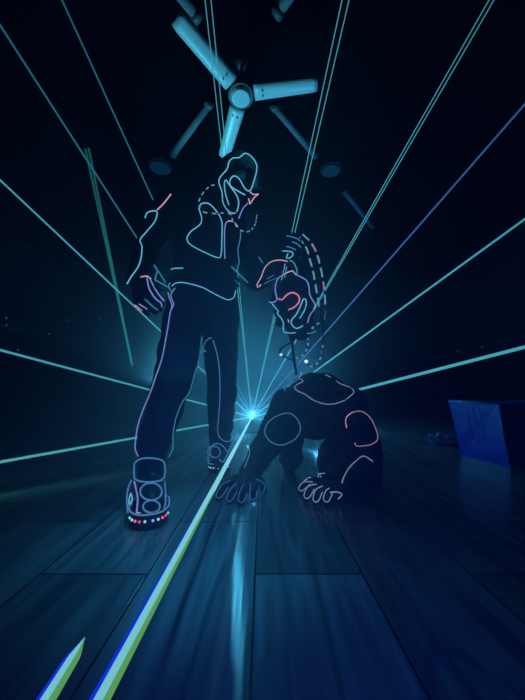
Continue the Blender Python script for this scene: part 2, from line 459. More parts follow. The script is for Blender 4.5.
for (x, y), lb in zip(((5, 318), (5, 325), (17, 350), (68, 320), (100, 319), (48, 334)),
        ('tiny pale lamp at the left picture edge, upper of two', 'tiny pale lamp at the left picture edge, lower of two', 'tiny pale lamp lowest on the left wall, just above the level beam',
         'tiny pale lamp on the left wall above the round-topped loudspeaker', 'tiny pale lamp high on the back wall left of the green beam', 'tiny pale lamp on the left wall just below the rail')):
    pilot(x, y, -1, PL, lb, 'tiny lamps on the left wall')
for (x, y), lb in zip(((459, 351), (483, 347)), ('tiny violet lamp on the right wall, left one of two above the bin', 'tiny violet lamp on the right wall, right one of two above the bin')):
    pilot(x, y, 1, PV, lb, 'tiny lamps on the right wall')

# ------------------------------------------------------------------ ceiling fan
HUB = Vector((-.1776, 2.194, 2.95)); N_ = Vector((0, .139, .990)).normalized(); U_ = Vector((1, 0, 0)); W_ = N_.cross(U_)
CT = Vector((HUB.x, HUB.y + .06, H))
fan = root('ceiling_fan', CT, 'three-bladed white ceiling fan hanging under the dark ceiling', 'ceiling fan')
bm = bmesh.new(); cyl(bm, HUB - N_ * .02, HUB + N_ * .07, .105, .095, 32); cyl(bm, HUB + N_ * .07, HUB + N_ * .11, .095, .04, 32); mo = fin('motor', bm, M['motor'], fan, bevel=.006)
bm = bmesh.new(); cyl(bm, HUB - N_ * .045, HUB - N_ * .02, .07, .088, 32); fin('bottom_cap', bm, M['white'], mo, bevel=.006)
bm = bmesh.new(); cyl(bm, HUB + N_ * .10, CT - Vector((0, 0, .03)), .013); fin('down_rod', bm, M['metal'], fan, True)
bm = bmesh.new(); cyl(bm, CT - Vector((0, 0, .07)), CT, .035, .065, 24); fin('canopy', bm, M['motor'], fan, True)
for a in (-130.5, -6.6, 110.1):
    e = U_ * math.cos(math.radians(a)) + W_ * math.sin(math.radians(a)); s = N_.cross(e)
    tl = (s * math.cos(.10) + N_ * math.sin(.10))
    nn = e.cross(tl).normalized(); mt = Matrix((e, tl, nn)).transposed()
    bm = bmesh.new()
    for r0, r1, w0, w1 in ((.11, .625, .066, .056),):
        pr_ = []
        for k in range(14):
            t = k / 13; x = r0 + (r1 - r0) * t; w = w0 + (w1 - w0) * t
            if k == 13: w *= .86
            pr_.append((x, w))
        top, bot = [], []
        for x, w in pr_:
            row = []
            for sgn in (-1, -.5, 0, .5, 1):
                c = HUB + e * x + tl * (w * sgn) + nn * (-.012 * (1 - sgn * sgn) + .006)
                row.append(c)
            top.append([bm.verts.new(c + nn * .004) for c in row]); bot.append([bm.verts.new(c - nn * .004) for c in row])
        for A_, B_ in zip(range(13), range(1, 14)):
            for q in range(4):
                bm.faces.new((top[A_][q], top[A_][q + 1], top[B_][q + 1], top[B_][q])); bm.faces.new((bot[A_][q], bot[B_][q], bot[B_][q + 1], bot[A_][q + 1]))
            bm.faces.new((top[A_][0], top[B_][0], bot[B_][0], bot[A_][0])); bm.faces.new((top[A_][4], bot[A_][4], bot[B_][4], top[B_][4]))
        for q in range(4):
            bm.faces.new((top[0][q], bot[0][q], bot[0][q + 1], top[0][q + 1])); bm.faces.new((top[13][q], top[13][q + 1], bot[13][q + 1], bot[13][q]))
    bl = fin('blade', bm, M['white'], fan, True)
    bm = bmesh.new(); box(bm, HUB + e * .135 + nn * .008, (.15, .035, .010), mt)
    for q in (-.02, .02): cyl(bm, HUB + e * .18 + tl * q - nn * .020, HUB + e * .18 + tl * q + nn * .012, .006, seg=10)
    fin('blade_bracket', bm, M['metal'], bl, bevel=.002)

# ------------------------------------------------------------------ ceiling tubes and plates
def ctube(p0, p1, label):
    A = onz(*p0, H - .07); B = onz(*p1, H - .07); d = (B - A).normalized(); mid = (A + B) / 2
    t = root('tube_light', Vector((mid.x, mid.y, H)), label, 'tube light', 'unlit tubes on the ceiling')
    bm = bmesh.new(); cyl(bm, A, B, .036); fin('tube', bm, M['tube'], t, True)
    for P_, s in ((A, 1), (B, -1)):
        bm = bmesh.new(); cyl(bm, P_ - d * (.03 * s), P_ + d * (.02 * s), .046); fin('end_cap', bm, M['cap'], t, True)
        bm = bmesh.new(); cyl(bm, P_ + d * (.05 * s) + Vector((0, 0, .03)), P_ + d * (.05 * s) + Vector((0, 0, .07)), .012, seg=10); fin('bracket', bm, M['metal'], t, True)
    return t
ctube((209, 104), (174, 153), 'unlit ceiling tube left of the fan\'s lowest blade, above the standing performer')
ctube((275, 107), (314, 154), 'unlit ceiling tube right of the fan\'s lowest blade, behind the laser pair')
ctube((196, 15), (166, -22), 'unlit ceiling tube cut by the top edge, left above the fan')
ctube((279, 11), (300, -18), 'unlit ceiling tube cut by the top edge, right above the fan')
ctube((345, 192), (372, 226), 'faintest unlit ceiling tube, right of the clenched hand below the round plates')
def plate(px, py, r, label):
    P = onz(px, py, H - .03)
    t = root('ceiling_plate', Vector((P.x, P.y, H)), label, 'ceiling lamp', 'round ceiling plates')
    bm = bmesh.new(); cyl(bm, (P.x, P.y, H - .04), (P.x, P.y, H), r, r * .96, 40); fin('cover', bm, M['disc'], t, bevel=.008)
    bm = bmesh.new(); cyl(bm, (P.x, P.y, H - .012), (P.x, P.y, H), r + .015, r + .015, 40); fin('rim', bm, M['motor'], t)
plate(160, 168, .125, 'round pale ceiling plate on the left, below the left tube')
plate(331, 171, .115, 'round pale ceiling plate on the right, below the right tube')

# ------------------------------------------------------------------ blue bin on the right
b0 = onz(461, 455, 0); b1 = onz(510, 468, 0)
t0 = at(449, 403, b0.y + .02); t1 = at(499, 401, b1.y)
zt = (t0.z + t1.z) / 2; t0.z = t1.z = zt
ext = Vector((.42, .06, 0))
bin_ = root('storage_bin', (b0 + b1) / 2 + ext / 2, 'blue plastic storage bin with a pale rim standing on the floor at the right', 'bin')
def hull(bm, lo, hi):
    a = [bm.verts.new(p) for p in lo]; b = [bm.verts.new(p) for p in hi]; n = len(a)
    for k in range(n): bm.faces.new((a[k], a[(k + 1) % n], b[(k + 1) % n], b[k]))
    return a, b
bm = bmesh.new()
lo = [b0, b1, b1 + ext, b0 + ext]; hi = [t0, t1, t1 + ext * 1.3, t0 + ext * 1.3]
cm = sum(hi, Vector()) / 4; inn = lambda P_, c, k: c + (P_ - c) * k
cl = sum(lo, Vector()) / 4
a, b = hull(bm, lo, hi); bm.faces.new(a)
a2, b2 = hull(bm, [inn(P_, cl, .94) + Vector((0, 0, .02)) for P_ in lo], [inn(P_, cm, .95) for P_ in hi]); bm.faces.new(a2)
for k in range(4): bm.faces.new((b[k], b[(k + 1) % 4], b2[(k + 1) % 4], b2[k]))
fin('body', bm, M['bin'], bin_)
bm = bmesh.new()
for k in range(4):
    A_, B_ = hi[k], hi[(k + 1) % 4]; tube(bm, [A_, B_], .010, 8)
fin('rim', bm, M['rim'], bin_, True)
for k in range(3):
    q = .36 + .13 * k; A_ = b0.lerp(b1, q); B_ = t0.lerp(t1, q)
    bm = bmesh.new(); tube(bm, [A_.lerp(B_, .3), A_.lerp(B_, .93)], .0014, 6); fin('rib', bm, M['bin'], bin_, True)
bm = bmesh.new(); tube(bm, [A_ + Vector((-.004, 0, 0)) for A_ in (b1.lerp(t1, .30), b1.lerp(t1, .97))], .008, 6); fin('corner_strip', bm, M['rim'], bin_, True)
# crumpled film on the floor behind it
c0 = onz(441, 439, .05)
bm = bmesh.new(); bmesh.ops.create_icosphere(bm, subdivisions=4, radius=1)
for v in bm.verts:
    n = v.co.copy(); k = 1 + .35 * math.sin(7 * n.x + 3 * n.z) * math.sin(6 * n.y + 2) + .18 * math.sin(15 * n.z + 9 * n.x)
    v.co = Vector((c0.x + n.x * .13 * k, c0.y + n.y * .10 * k, max(.001, .045 + n.z * .05 * k)))
fin('crumpled_film', bm, M['film'], None, False, label='small crumpled clear film lying on the floor left of the blue bin', category='plastic film')

# ==================================================================== the standing performer
K = 'man'
man = root('person', (at(190, 500, 1.75).x, 1.75, 0), 'standing performer in black suit and mask traced with glowing wires, holding up a dashed leash', 'person')
J = dict(head=at(238, 182, 1.30), neck=at(223, 214, 1.36), shR=at(172, 208, 1.30), shL=at(243, 226, 1.46),
         elR=at(150, 245, 1.42), wrR=at(136, 280, 1.26), elL=at(258, 280, 1.52), wrL=at(286, 256, 1.60),
         chest=at(210, 234, 1.42), waist=at(206, 268, 1.52), pel=at(204, 294, 1.58), hipR=at(187, 306, 1.55), hipL=at(220, 308, 1.66),
         knR=at(173, 382, 1.42), anR=at(152, 455, 1.44), knL=at(222, 386, 1.86), anL=at(220, 445, 2.10))
def person_core(bm, k=0):
    ell(bm, J['chest'], (.185 + k, .125 + k, .19 + k), (12, 0, 8)); ell(bm, J['waist'], (.155 + k, .115 + k, .15 + k), (10, 0, 6))
    cap(bm, J['shR'], J['chest'] + Vector((-.04, 0, .10)), .068 + k, .10 + k); cap(bm, J['shL'], J['chest'] + Vector((.05, .02, .08)), .065 + k, .10 + k)
def arms(bm, k=0):
    chain(bm, [(J['shR'], .066 + k), (J['elR'], .050 + k), (J['wrR'], .036 + k)])
    chain(bm, [(J['shL'], .066 + k), (J['elL'], .052 + k), (J['wrL'], .036 + k)])
def legs(bm, k=0):
    ell(bm, J['pel'], (.165 + k, .13 + k, .12 + k), (0, 0, 12))
    chain(bm, [(J['hipR'], .098 + k), (J['knR'], .078 + k), (J['anR'], .062 + k)])
    chain(bm, [(J['hipL'], .10 + k), (J['knL'], .082 + k), (J['anL'], .062 + k)])
# head built along its own axes: forward looks down to the right, up leans over to the right
def head_forms(bm, c, fw, up, s=1.0):
    rt = fw.cross(up).normalized(); R = Matrix((rt, fw, up)).transposed()
    def e(off, r, tilt=0):
        m = Matrix.Translation(c + R @ (Vector(off) * s)) @ R.to_4x4() @ Matrix.Rotation(math.radians(tilt), 4, 'X') @ Matrix.Diagonal((*[v * s for v in r], 1))
        bmesh.ops.create_icosphere(bm, subdivisions=3, radius=1, matrix=m)
    P_ = lambda *o: c + R @ (Vector(o) * s)
    e((0, -.012, .040), (.078, .098, .090))               # skull
    e((0, .030, -.020), (.064, .066, .095))               # face
    e((0, .045, -.088), (.045, .045, .034))               # jaw
    e((0, .078, -.105), (.022, .020, .018))               # chin
    cap(bm, P_(0, .088, .035), P_(0, .112, -.012), .012 * s, .016 * s)    # nose
    for q in (-1, 1):
        e((.016 * q, .098, -.016), (.012, .014, .010))    # nostrils
        e((.032 * q, .082, .040), (.026, .016, .012))     # brow
        e((.042 * q, .066, -.020), (.022, .022, .022))    # cheekbones
        e((.032 * q, .080, .018), (.016, .011, .010))     # eye
        e((.080 * q, -.010, -.005), (.012, .024, .036), 12)   # ear
    e((0, .096, -.052), (.024, .012, .008)); e((0, .092, -.068), (.022, .012, .009))   # lips
    return R
fw = (at(262, 199, 1.20) - J['head']).normalized(); up = (at(246, 153, 1.30) - at(236, 195, 1.31)).normalized(); up = (up - fw * up.dot(fw)).normalized()
def head_pose(c, side_px, crown_px, d):
    pass
# profile: forward in the picture runs to the lower right, seen from the side
X_, Y_, Z_ = Vector((1, 0, 0)), Vector((0, 1, 0)), Vector((0, 0, 1))
fw = (X_ * .78 - Z_ * .50 - Y_ * .38).normalized(); up = (X_ * .50 + Z_ * .86 - Y_ * .05); up = (up - fw * up.dot(fw)).normalized()
HC = at(235.5, 182.5, 1.30)
def hand_standing(bm):
    k = [at(154, 288, 1.20), at(149, 296, 1.195), at(143, 301, 1.20), at(137, 303, 1.21)]
    w = J['wrR']
    for q in k: cap(bm, w + (q - w) * .18, q, .020, .016)
    for q, a, b, r in ((k[0], (159, 297, 1.17), (163, 305, 1.19), .0105), (k[1], (155, 304, 1.165), (160.5, 310, 1.185), .0105),
                       (k[2], (149, 309, 1.17), (156, 313.5, 1.19), .010), (k[3], (142, 310, 1.185), (149, 315, 1.20), .009)):
        chain(bm, [(q, r + .002), (at(*a), r), (at(*b), r * .85)])
    chain(bm, [(at(143, 283, 1.215), .016), (at(153, 282, 1.17), .012), (at(160, 290, 1.155), .0095)])
def hand_fist(bm):
    w = J['wrL']
    P_ = [at(289, 238.5, 1.63), at(288, 243.5, 1.625), at(287.5, 249, 1.62), at(287, 254.5, 1.615)]
    for q in P_: cap(bm, w, q, .022, .018)
    cap(bm, P_[0], P_[3], .024, .022)
    for q, y, r in zip(P_, (238.5, 243.5, 249, 254.5), (.0125, .013, .0125, .011)):
        chain(bm, [(q, r + .003), (at(291.5, y - 1, 1.575), r), (at(299, y + 1.5, 1.57), r), (at(301, y + 3, 1.61), r * .9)])
    chain(bm, [(at(288, 240, 1.64), .016), (at(293, 234.5, 1.63), .013), (at(299, 235.5, 1.60), .011)])
bm = bmesh.new(); person_core(bm); arms(bm); legs(bm)
cap(bm, J['chest'] + Vector((.02, -.01, .12)), HC + up * -.06 - fw * .02, .068, .058)
head_forms(bm, HC, fw, up, 1.12); hand_standing(bm); hand_fist(bm)
for kn, fx, fy, fz in (('anR', 149, 1.28, .05), ('anL', 219, 1.95, .05)):
    a_ = J[kn]; toe = Vector((at(fx, 520, fy).x if kn == 'anR' else at(fx, 468, fy).x, fy, .085)); cap(bm, a_, Vector((a_.x, a_.y + .02, .10)), .045, .045); cap(bm, Vector((a_.x, a_.y + .02, .085)), toe, .045, .035)
body = fused('body', bm, M['suit'], man, .0055, 4, key=K)
bm = bmesh.new(); person_core(bm, .014)
chain(bm, [(J['shR'], .082), (J['elR'], .064), (J['elR'].lerp(J['wrR'], .86), .048)])
chain(bm, [(J['shL'], .080), (J['elL'], .066), (J['elL'].lerp(J['wrL'], .80), .048)])
ell(bm, J['pel'] + Vector((0, -.01, .04)), (.178, .145, .10), (0, 0, 12))
fused('jacket', bm, M['jacket'], man, .008, 5, .02, .10, K)
bm = bmesh.new(); legs(bm, .0)
chain(bm, [(J['hipR'], .110), (J['hipR'].lerp(J['knR'], .5), .102), (J['knR'], .090), (J['anR'] + Z_ * .03, .073)])
chain(bm, [(J['hipL'], .112), (J['knL'], .094), (J['anL'] + Z_ * .03, .074)])
ell(bm, J['pel'], (.172, .14, .12), (0, 0, 12))
fused('trousers', bm, M['trouser'], man, .008, 5, .022, .09, K)
bm = bmesh.new()
beltp = [J['pel'] + Vector((.187 * math.cos(a), .155 * math.sin(a), .055 + .01 * math.cos(a))) for a in [2 * math.pi * k / 40 for k in range(41)]]
tube(bm, beltp, .016, 8); fin('belt', bm, M['leather'], man, True)

# shoes: chunky high-top trainers with lit soles
def shoe(ankle, toe, w, cols, hs, front_px):
    heel = Vector((ankle.x, ankle.y, 0)); t = Vector((toe.x, toe.y, 0)); d = (t - heel).normalized(); s = Vector((d.y, -d.x, 0))
    heel = heel - d * .07; Lg = (t - heel).length
    bm = bmesh.new()
    chain(bm, [(heel + d * .07 + Z_ * hs, .058), (heel + d * .075 + Z_ * .12, .060)])
    chain(bm, [(heel + d * .075 + Z_ * .115, .060), (heel + d * (Lg * .55) + Z_ * .115, .056), (t - d * .055 + Z_ * .088, .050)])
    for q in (-1, 1): chain(bm, [(heel + d * .05 + s * (q * .02) + Z_ * .085, .046), (t - d * .06 + s * (q * (w - .055)) + Z_ * .078, .042)])
    up_ = fused('shoe', bm, M['leather'], man, .006, 5, key=K)
    # sole
    prof = []
    n = 44
    def outline(k, g=1.0):
        a = 2 * math.pi * k / n; c, sn = math.cos(a), math.sin(a)
        wid = w * (1.0 if c > -.2 else .86)
        return heel + d * (Lg * .5 + Lg * .5 * g * math.copysign(abs(c) ** .75, c)) + s * (wid * g * math.copysign(abs(sn) ** .8, sn))
    bm = bmesh.new(); rows = []
    for z, g in ((.002, .96), (.008, 1.0), (.020, 1.01), (.030, .985), (.042, 1.0), (.062, .97)):
        rows.append([bm.verts.new(outline(k, g) + Z_ * z) for k in range(n)])
    for A_, B_ in zip(rows, rows[1:]):
        for k in range(n): bm.faces.new((A_[k], A_[(k + 1) % n], B_[(k + 1) % n], B_[k]))
    bm.faces.new(rows[0][::-1]); bm.faces.new(rows[-1])
    fin('sole', bm, M['rubber'], up_, True)
    m = len(cols)
    for i, c in enumerate(cols):
        a = -1.18 + 2.36 * (i + .5) / m; kk = a / (2 * math.pi) * n
        P_ = outline(kk, 1.012) + Z_ * .036
        bm = bmesh.new(); ell(bm, P_, (.0052, .0052, .0052)); fin('sole_light', bm, LED[c], up_, True)
    # lit piping round the sole
    bm = bmesh.new(); tube(bm, [outline(k, 1.0) + Z_ * .060 for k in range(-16, 17)], .0034); fin('light_wire', bm, WIRE['blue'], up_, True)
    return up_
LED = {'c': emit('aqua_sole_led', col3('80f0e8'), 1.2), 'r': emit('red_sole_led', col3('ff3c68'), 1.4), 'p': emit('pink_sole_led', col3('f06cb8'), 1.3), 'b': emit('violet_sole_led', col3('98aeff'), 1.2), 'w': emit('white_sole_led', col3('d0ecff'), 1.1)}
toeR = onz(148.5, 531, 0); toeL = onz(218, 474, 0)
sh1 = shoe(J['anR'], toeR, .080, 'crpcbcrpwc', .21, 0); sh1['label'] = 'near high-top shoe with multicoloured sole lights'
sh2 = shoe(J['anL'], toeL, .072, 'bwcwcwb', .15, 0); sh2['label'] = 'far high-top shoe with pale sole lights'

def W(pts, d0, col='cyan', r=.0025, **k): return wire(K, man, pts, d0, col, r, **k)
# right sleeve and hand
W([(171, 194), (164, 203), (157, 210)], 1.30, 'pink')
W([(145, 218), (147, 213), (152, 211), (157, 212), (155, 221), (147, 231), (140, 240), (142, 246), (141, 258), (138, 267), (131, 277), (127, 284)], 1.38)
W([(141, 277), (147, 276), (151, 279)], 1.2, 'pink', .0026)
W([(147, 277), (149, 288), (155, 298), (161, 303), (162, 307)], 1.18, 'lav', .0026)
W([(150, 279), (157, 292), (164, 301)], 1.18, 'lav', .0026)
W([(145, 299), (150, 304), (158, 310)], 1.18, 'dim', .0024)
W([(139, 304), (147, 309)], 1.19, 'lav', .0024); W([(135, 305), (142, 311)], 1.2, 'red', .0026)
W([(154, 265), (168, 287)], 1.45, 'dim', .003)
# jacket
W([(199, 210), (201, 204), (208.8, 203.6), (217, 212), (221.8, 221.8), (221.8, 240), (221, 255), (217.5, 257.6), (203.5, 251.8), (190.5, 244.6), (187, 238.5), (191, 231.4), (200, 224.5), (201.6, 218), (199.4, 210)], 1.32)
W([(225, 258.7), (224.5, 245), (225, 226), (228, 221)], 1.34, 'lav'); W([(228, 221), (233, 221.5), (238, 227)], 1.34, 'pink')
W([(240.4, 231), (240.6, 236), (239.4, 243), (238, 249), (238.4, 256), (239, 263), (236, 272)], 1.40, 'dim')
W([(231.4, 266.7), (239, 274), (248, 282.8)], 1.42, 'dim', .003); W([(258.5, 257), (263, 263)], 1.5, 'dim', .0024)
W([(171, 269.5), (172.5, 268.5), (183, 268)], 1.42)
W([(172, 286), (176, 283), (184.7, 282.8), (201.4, 287), (212, 292.5), (222.4, 297.8), (229, 299.8), (234, 297), (235.6, 290.6)], 1.48)
W([(168, 292), (169, 297), (172, 306), (170.5, 311), (169, 320), (166.5, 335), (162, 358), (156, 376), (149.7, 394), (143, 410), (138, 425), (135.3, 442), (135.4, 450), (138.3, 456.4)], 1.46, 'lav')
W([(175, 288), (171, 294), (171.6, 299), (173.6, 304), (171, 310)], 1.47, 'lav')
# trousers
W([(211.4, 337.5), (206, 341), (201, 353), (197.7, 366), (195.3, 371), (189.8, 391), (182, 403), (176, 418), (173, 435), (172.7, 449), (168.6, 457)], 1.50, 'dim', tol=.3)
W([(213, 340), (217, 354), (219.5, 371), (219.9, 397), (219, 412), (217.7, 428), (219, 436), (223.6, 440.7), (229.2, 441.3), (231.6, 438), (230.5, 433)], 1.82, 'blue', tol=.4)
# near shoe
sk = dict(r=.0029)
def WS(sh, pts, d0, col, r=.0032, closed=False): wire(K, sh, pts, d0, col, r, closed=closed, tol=.2)
WS(sh1, [(132.3, 474), (133, 466), (138, 460), (147, 458), (158, 459), (164, 462.5), (165, 474), (161.5, 480), (149.4, 482), (139, 481), (134, 478)], 1.36, 'blue', closed=True)
import math as _m
eight = []
for k in range(40):
    a = 2 * math.pi * k / 40
    if k < 20: eight.append((151 + 11 * math.sin(a * 2 + math.pi), 491.5 - 8.6 * math.cos(a * 2 + math.pi)))
    else: eight.append((151.5 - 8.5 * math.sin(a * 2 + 0), 506.5 - 6.2 * math.cos(a * 2)))
WS(sh1, eight, 1.30, 'blue', closed=True)
WS(sh1, [(134, 481), (136.5, 491), (137.7, 500), (136.5, 512.8)], 1.32, 'lav'); WS(sh1, [(136.5, 512.8), (146, 514.8)], 1.29, 'pink')
WS(sh1, [(164.5, 481), (165.4, 493), (165, 505), (161, 512), (151, 514.6)], 1.32, 'blue')
WS(sh1, [(131.4, 480), (128, 489), (126.8, 500), (128, 513)], 1.36, 'blue'); WS(sh1, [(131, 493), (129, 499), (129.6, 506), (132, 500), (131, 493)], 1.34, 'cyan', .0028)
# far shoe
ring = [(215 + 5.2 * math.cos(a), 452 + 5.6 * math.sin(a)) for a in [2 * math.pi * k / 16 for k in range(16)]]
WS(sh2, ring, 2.0, 'blue', closed=True)
WS(sh2, [(208, 463), (208, 450), (211.5, 446), (217, 443.5), (223, 446), (228, 453)], 2.03, 'blue')
WS(sh2, [(219, 459), (223, 462), (227, 455), (231, 447)], 2.0, 'blue')
# mask
W([(230, 212.5), (225.5, 207.5), (222.7, 201), (222, 192), (219, 183), (220.3, 177), (227, 169), (229, 162), (233, 158), (239, 157.6), (245, 153.3), (251, 156.2), (256, 163), (256.7, 170), (254, 181), (250.7, 190), (248.5, 191), (245, 188.5), (240, 180), (237, 176.7), (234, 175.8), (230.7, 178.5), (229.7, 183), (232.3, 187.5), (245, 195)], 1.24)
W([(229, 205), (225.3, 193), (224.4, 183), (226, 180), (228.7, 184), (233, 190), (237, 196), (238.7, 203), (237, 211), (233.5, 213.5), (229, 212)], 1.24)
W([(250, 191.5), (253, 194.4), (258.3, 194), (254.7, 197), (250, 204)], 1.22, 'pink'); W([(250, 204), (248.7, 198.7)], 1.22, 'pink', .0026)
W([(250, 204), (246, 205.4), (242.7, 209), (238.7, 218.4)], 1.22, 'lav')
# raised forearm and fist
W([(261, 284.5), (257.6, 287.6), (257, 284.5), (261, 277.4), (264.8, 268), (271, 261.8), (280, 260), (287.7, 261.5)], 1.52, 'pink'); W([(285, 263.7), (284.3, 270)], 1.55, 'lav', .0028)
W([(264, 284), (272, 280), (281, 277)], 1.50, 'dim', .0018); W([(267, 279), (274, 275)], 1.50, 'dim', .0018)
W([(286.4, 236), (291, 236.6), (298, 239), (300, 241)], 1.56, 'dim', .0028); W([(292, 242), (297, 243.6), (300.6, 247.4)], 1.56, 'dim', .0028)
W([(286.4, 246.5), (291, 247.6), (296, 250)], 1.56, 'dim', .0028)
W([(282, 251), (291, 251.6), (293.2, 254.3), (290, 257.8), (286.4, 258), (288, 253.6)], 1.56, 'cyan', .0028)

# necklace of lit dashes round his neck
nk = root('necklace', at(226, 214, 1.36), 'loose chain of small lit dashes round the standing performer\'s neck', 'necklace')
npts = [at(*p) for p in ((221, 187.5, 1.30), (213, 185, 1.27), (206, 189.5, 1.25), (200.5, 197, 1.24), (198.5, 205, 1.235), (203, 211.5, 1.235), (212, 213.5, 1.25), (222, 213, 1.24), (230.5, 214, 1.235), (233, 221, 1.23), (239, 229, 1.235), (246, 231.8, 1.25), (252, 229, 1.28), (255.5, 223, 1.32), (257, 215, 1.38), (252, 205, 1.42), (238, 196, 1.45), (221, 187.5, 1.42))]
bm = bmesh.new(); tube(bm, crom(npts, .008), .0022); fin('cord', bm, M['cord'], nk, True)
dashes(nk, npts[:15], .013, .018, .0028, 'dash')

# ------------------------------------------------------------------ leash hanging from the fist
ls = root('leash', at(300, 300, 1.60), 'long black leash with lit dashes hanging in loops from the clenched hand', 'leash')
sA = [at(*p) for p in ((296, 240, 1.605), (299.7, 237.5, 1.59), (306.6, 248.3, 1.575), (309.2, 257.7, 1.57), (312.8, 270, 1.57), (315.2, 283.4, 1.57), (318, 299, 1.575), (321, 314, 1.58), (319.5, 323, 1.60), (312.5, 328, 1.64), (308, 337, 1.70), (307.7, 347, 1.75), (303, 355, 1.79), (295, 358.5, 1.83))]
sB = [at(*p) for p in ((296, 236, 1.61), (302.8, 234.4, 1.60), (310, 241.4, 1.60), (316, 251.7, 1.60), (320.2, 266, 1.60), (323.7, 285, 1.60), (325.2, 305.7, 1.60), (323.2, 322, 1.62), (323, 345, 1.70), (321, 357, 1.76), (315, 365.5, 1.80), (309.5, 366, 1.82), (306.2, 361.5, 1.83))]
for P_, nm in ((sA, 'cord'), (sB, 'cord')):
    bm = bmesh.new(); tube(bm, crom(P_, .008), .0042); fin(nm, bm, M['cord'], ls, True)
dashes(ls, sA[1:8], .046, .020, .0050, 'dash'); dashes(ls, sA[8:], .018, .020, .0050, 'dash')
dashes(ls, sB[1:8], .050, .022, .0050, 'dash', alt='dashpink'); dashes(ls, sB[8:], .018, .020, .0050, 'dash')
bm = bmesh.new(); ell(bm, sB[-1], (.011, .011, .011)); fin('clasp', bm, emit('white_clasp_light', col3('dcf6ff'), 1.6), ls, True)

# ------------------------------------------------------------------ the mask head hanging below the fist
KH = 'head'
hd = root('mask_head', at(296, 334, 1.66), 'black head-shaped mask with glowing face outline, hanging from the fist above the croucher', 'mask')
HC2 = at(294.5, 302, 1.66)
fw2 = (-X_ * .86 - Z_ * .02 - Y_ * .42).normalized(); up2 = (Z_ * 1.0 + X_ * .03); up2 = (up2 - fw2 * up2.dot(fw2)).normalized()
bm = bmesh.new(); head_forms(bm, HC2, fw2, up2, 1.24)
cap(bm, HC2 - up2 * .05 - fw2 * .045, HC2 - up2 * .155 - fw2 * .04, .072, .066)
cap(bm, HC2 - up2 * .06, HC2 - up2 * .15, .06, .05); cap(bm, at(291, 325, 1.64), at(310, 325, 1.68), .036, .036)
ell(bm, HC2 - fw2 * .03 + up2 * .06, (.118, .112, .108))
fused('face', bm, M['suit'], hd, .005, 4, key=KH)
bm = bmesh.new(); cap(bm, at(292, 331, 1.66), at(292, 340, 1.66), .030, .014); fin('neck_plug', bm, M['plastic'], hd, True)
def Wh(pts, col='cyan', r=.0032): wire(KH, hd, pts, 1.58, col, r, tol=.18)
Wh([(269.2, 302), (272, 302.6), (276.8, 299.8), (275.2, 289), (277.2, 280), (283.4, 272.4)], 'lav'); Wh([(283.4, 272.4), (287, 270.4), (291, 269.7), (296, 274.6)], 'pink')
Wh([(296, 274.6), (306, 280), (309, 287), (310, 295.5), (314.8, 304), (314.2, 309), (309.5, 316), (307.7, 323)], 'lav')
Wh([(278.3, 298.3), (281.7, 299.8), (287.7, 294.3), (293, 292.6), (298.6, 296), (299, 302), (294, 307.3), (288.3, 309.8)], 'red', .0036)
Wh([(299.7, 318.6), (305, 309), (306.3, 300.8), (303.5, 298.8), (300.5, 306), (296.3, 314.3), (291.2, 321), (292.8, 326), (297, 328.4), (303, 325.6)], 'cyan')
Wh([(271.4, 303), (275.4, 307.8), (278.4, 311.6), (277, 313), (281, 318), (283.4, 323.4), (283.4, 331.4), (289.5, 333), (296, 332.6)], 'cyan', .0028)
Wh([(307, 333.4), (312, 332.8), (316.5, 331)], 'dim'); Wh([(288, 319.5), (289, 322.5)], 'pink', .0028)
bm = bmesh.new(); tube(bm, crom([at(*p) for p in ((286, 262, 1.585), (292, 261, 1.59), (296.5, 268.5, 1.60), (297, 276, 1.60))], .006), .004); fin('hanger', bm, WIRE['dim'], hd, True)

# ==================================================================== the crouching performer
K2 = 'crouch'
cr = root('person', (at(315, 470, 1.95).x, 1.98, 0), 'performer in padded black costume with glowing trim crouching on hands and feet', 'person')
Q = dict(pel=at(322, 408, 2.28), back=at(318, 394, 2.08), chest=at(316, 412, 1.98), shR=at(288, 404, 1.93), shL=at(350, 404, 1.94),
         elR=at(268, 443, 1.84), wrR=at(247, 474, 1.74), elL=at(368, 450, 1.86), wrL=at(336, 486, 1.68),
         kR=at(292, 425, 2.12), fR=at(291, 459, 2.20), kL=at(352, 440, 1.98), fL=at(330, 470, 2.00), hipL=at(336, 420, 2.24), hipR=at(300, 418, 2.26))
wR = onz(247, 477, .075); wL = onz(335, 488, .06)
def cr_arms(bm, k=0):
    chain(bm, [(Q['shR'], .085 + k), (Q['elR'], .072 + k), (wR + Z_ * .02, .048 + k)])
    chain(bm, [(Q['shL'], .085 + k), (Q['elL'], .070 + k)])
    chain(bm, [(Q['elL'], .070 + k), (at(368, 478, 1.80), .062 + k), (wL + X_ * .02, .046 + k)])
def cr_torso(bm, k=0):
    ell(bm, Q['back'], (.185 + k, .20 + k, .13 + k), (-8, 6, 0)); ell(bm, Q['chest'], (.165 + k, .15 + k, .16 + k), (0, 4, 0)); ell(bm, Q['pel'], (.17 + k, .16 + k, .15 + k))
    ell(bm, at(312, 388, 1.97), (.11 + k, .10 + k, .08 + k)); cap(bm, Q['shR'], Q['shL'], .09 + k, .095 + k)
    ell(bm, at(316, 425, 1.88), (.075 + k * .5, .085 + k * .5, .085 + k * .5))       # bowed head, chin on the chest
def cr_legs(bm, k=0):
    chain(bm, [(Q['hipR'], .10 + k), (Q['kR'], .080 + k), (onz(291, 464, .05) + Z_ * .03, .055 + k)])
    chain(bm, [(Q['hipL'], .11 + k), (Q['kL'], .095 + k), (at(333, 455, 1.96), .085 + k), (onz(331, 476, .05) + Z_ * .04, .065 + k)])
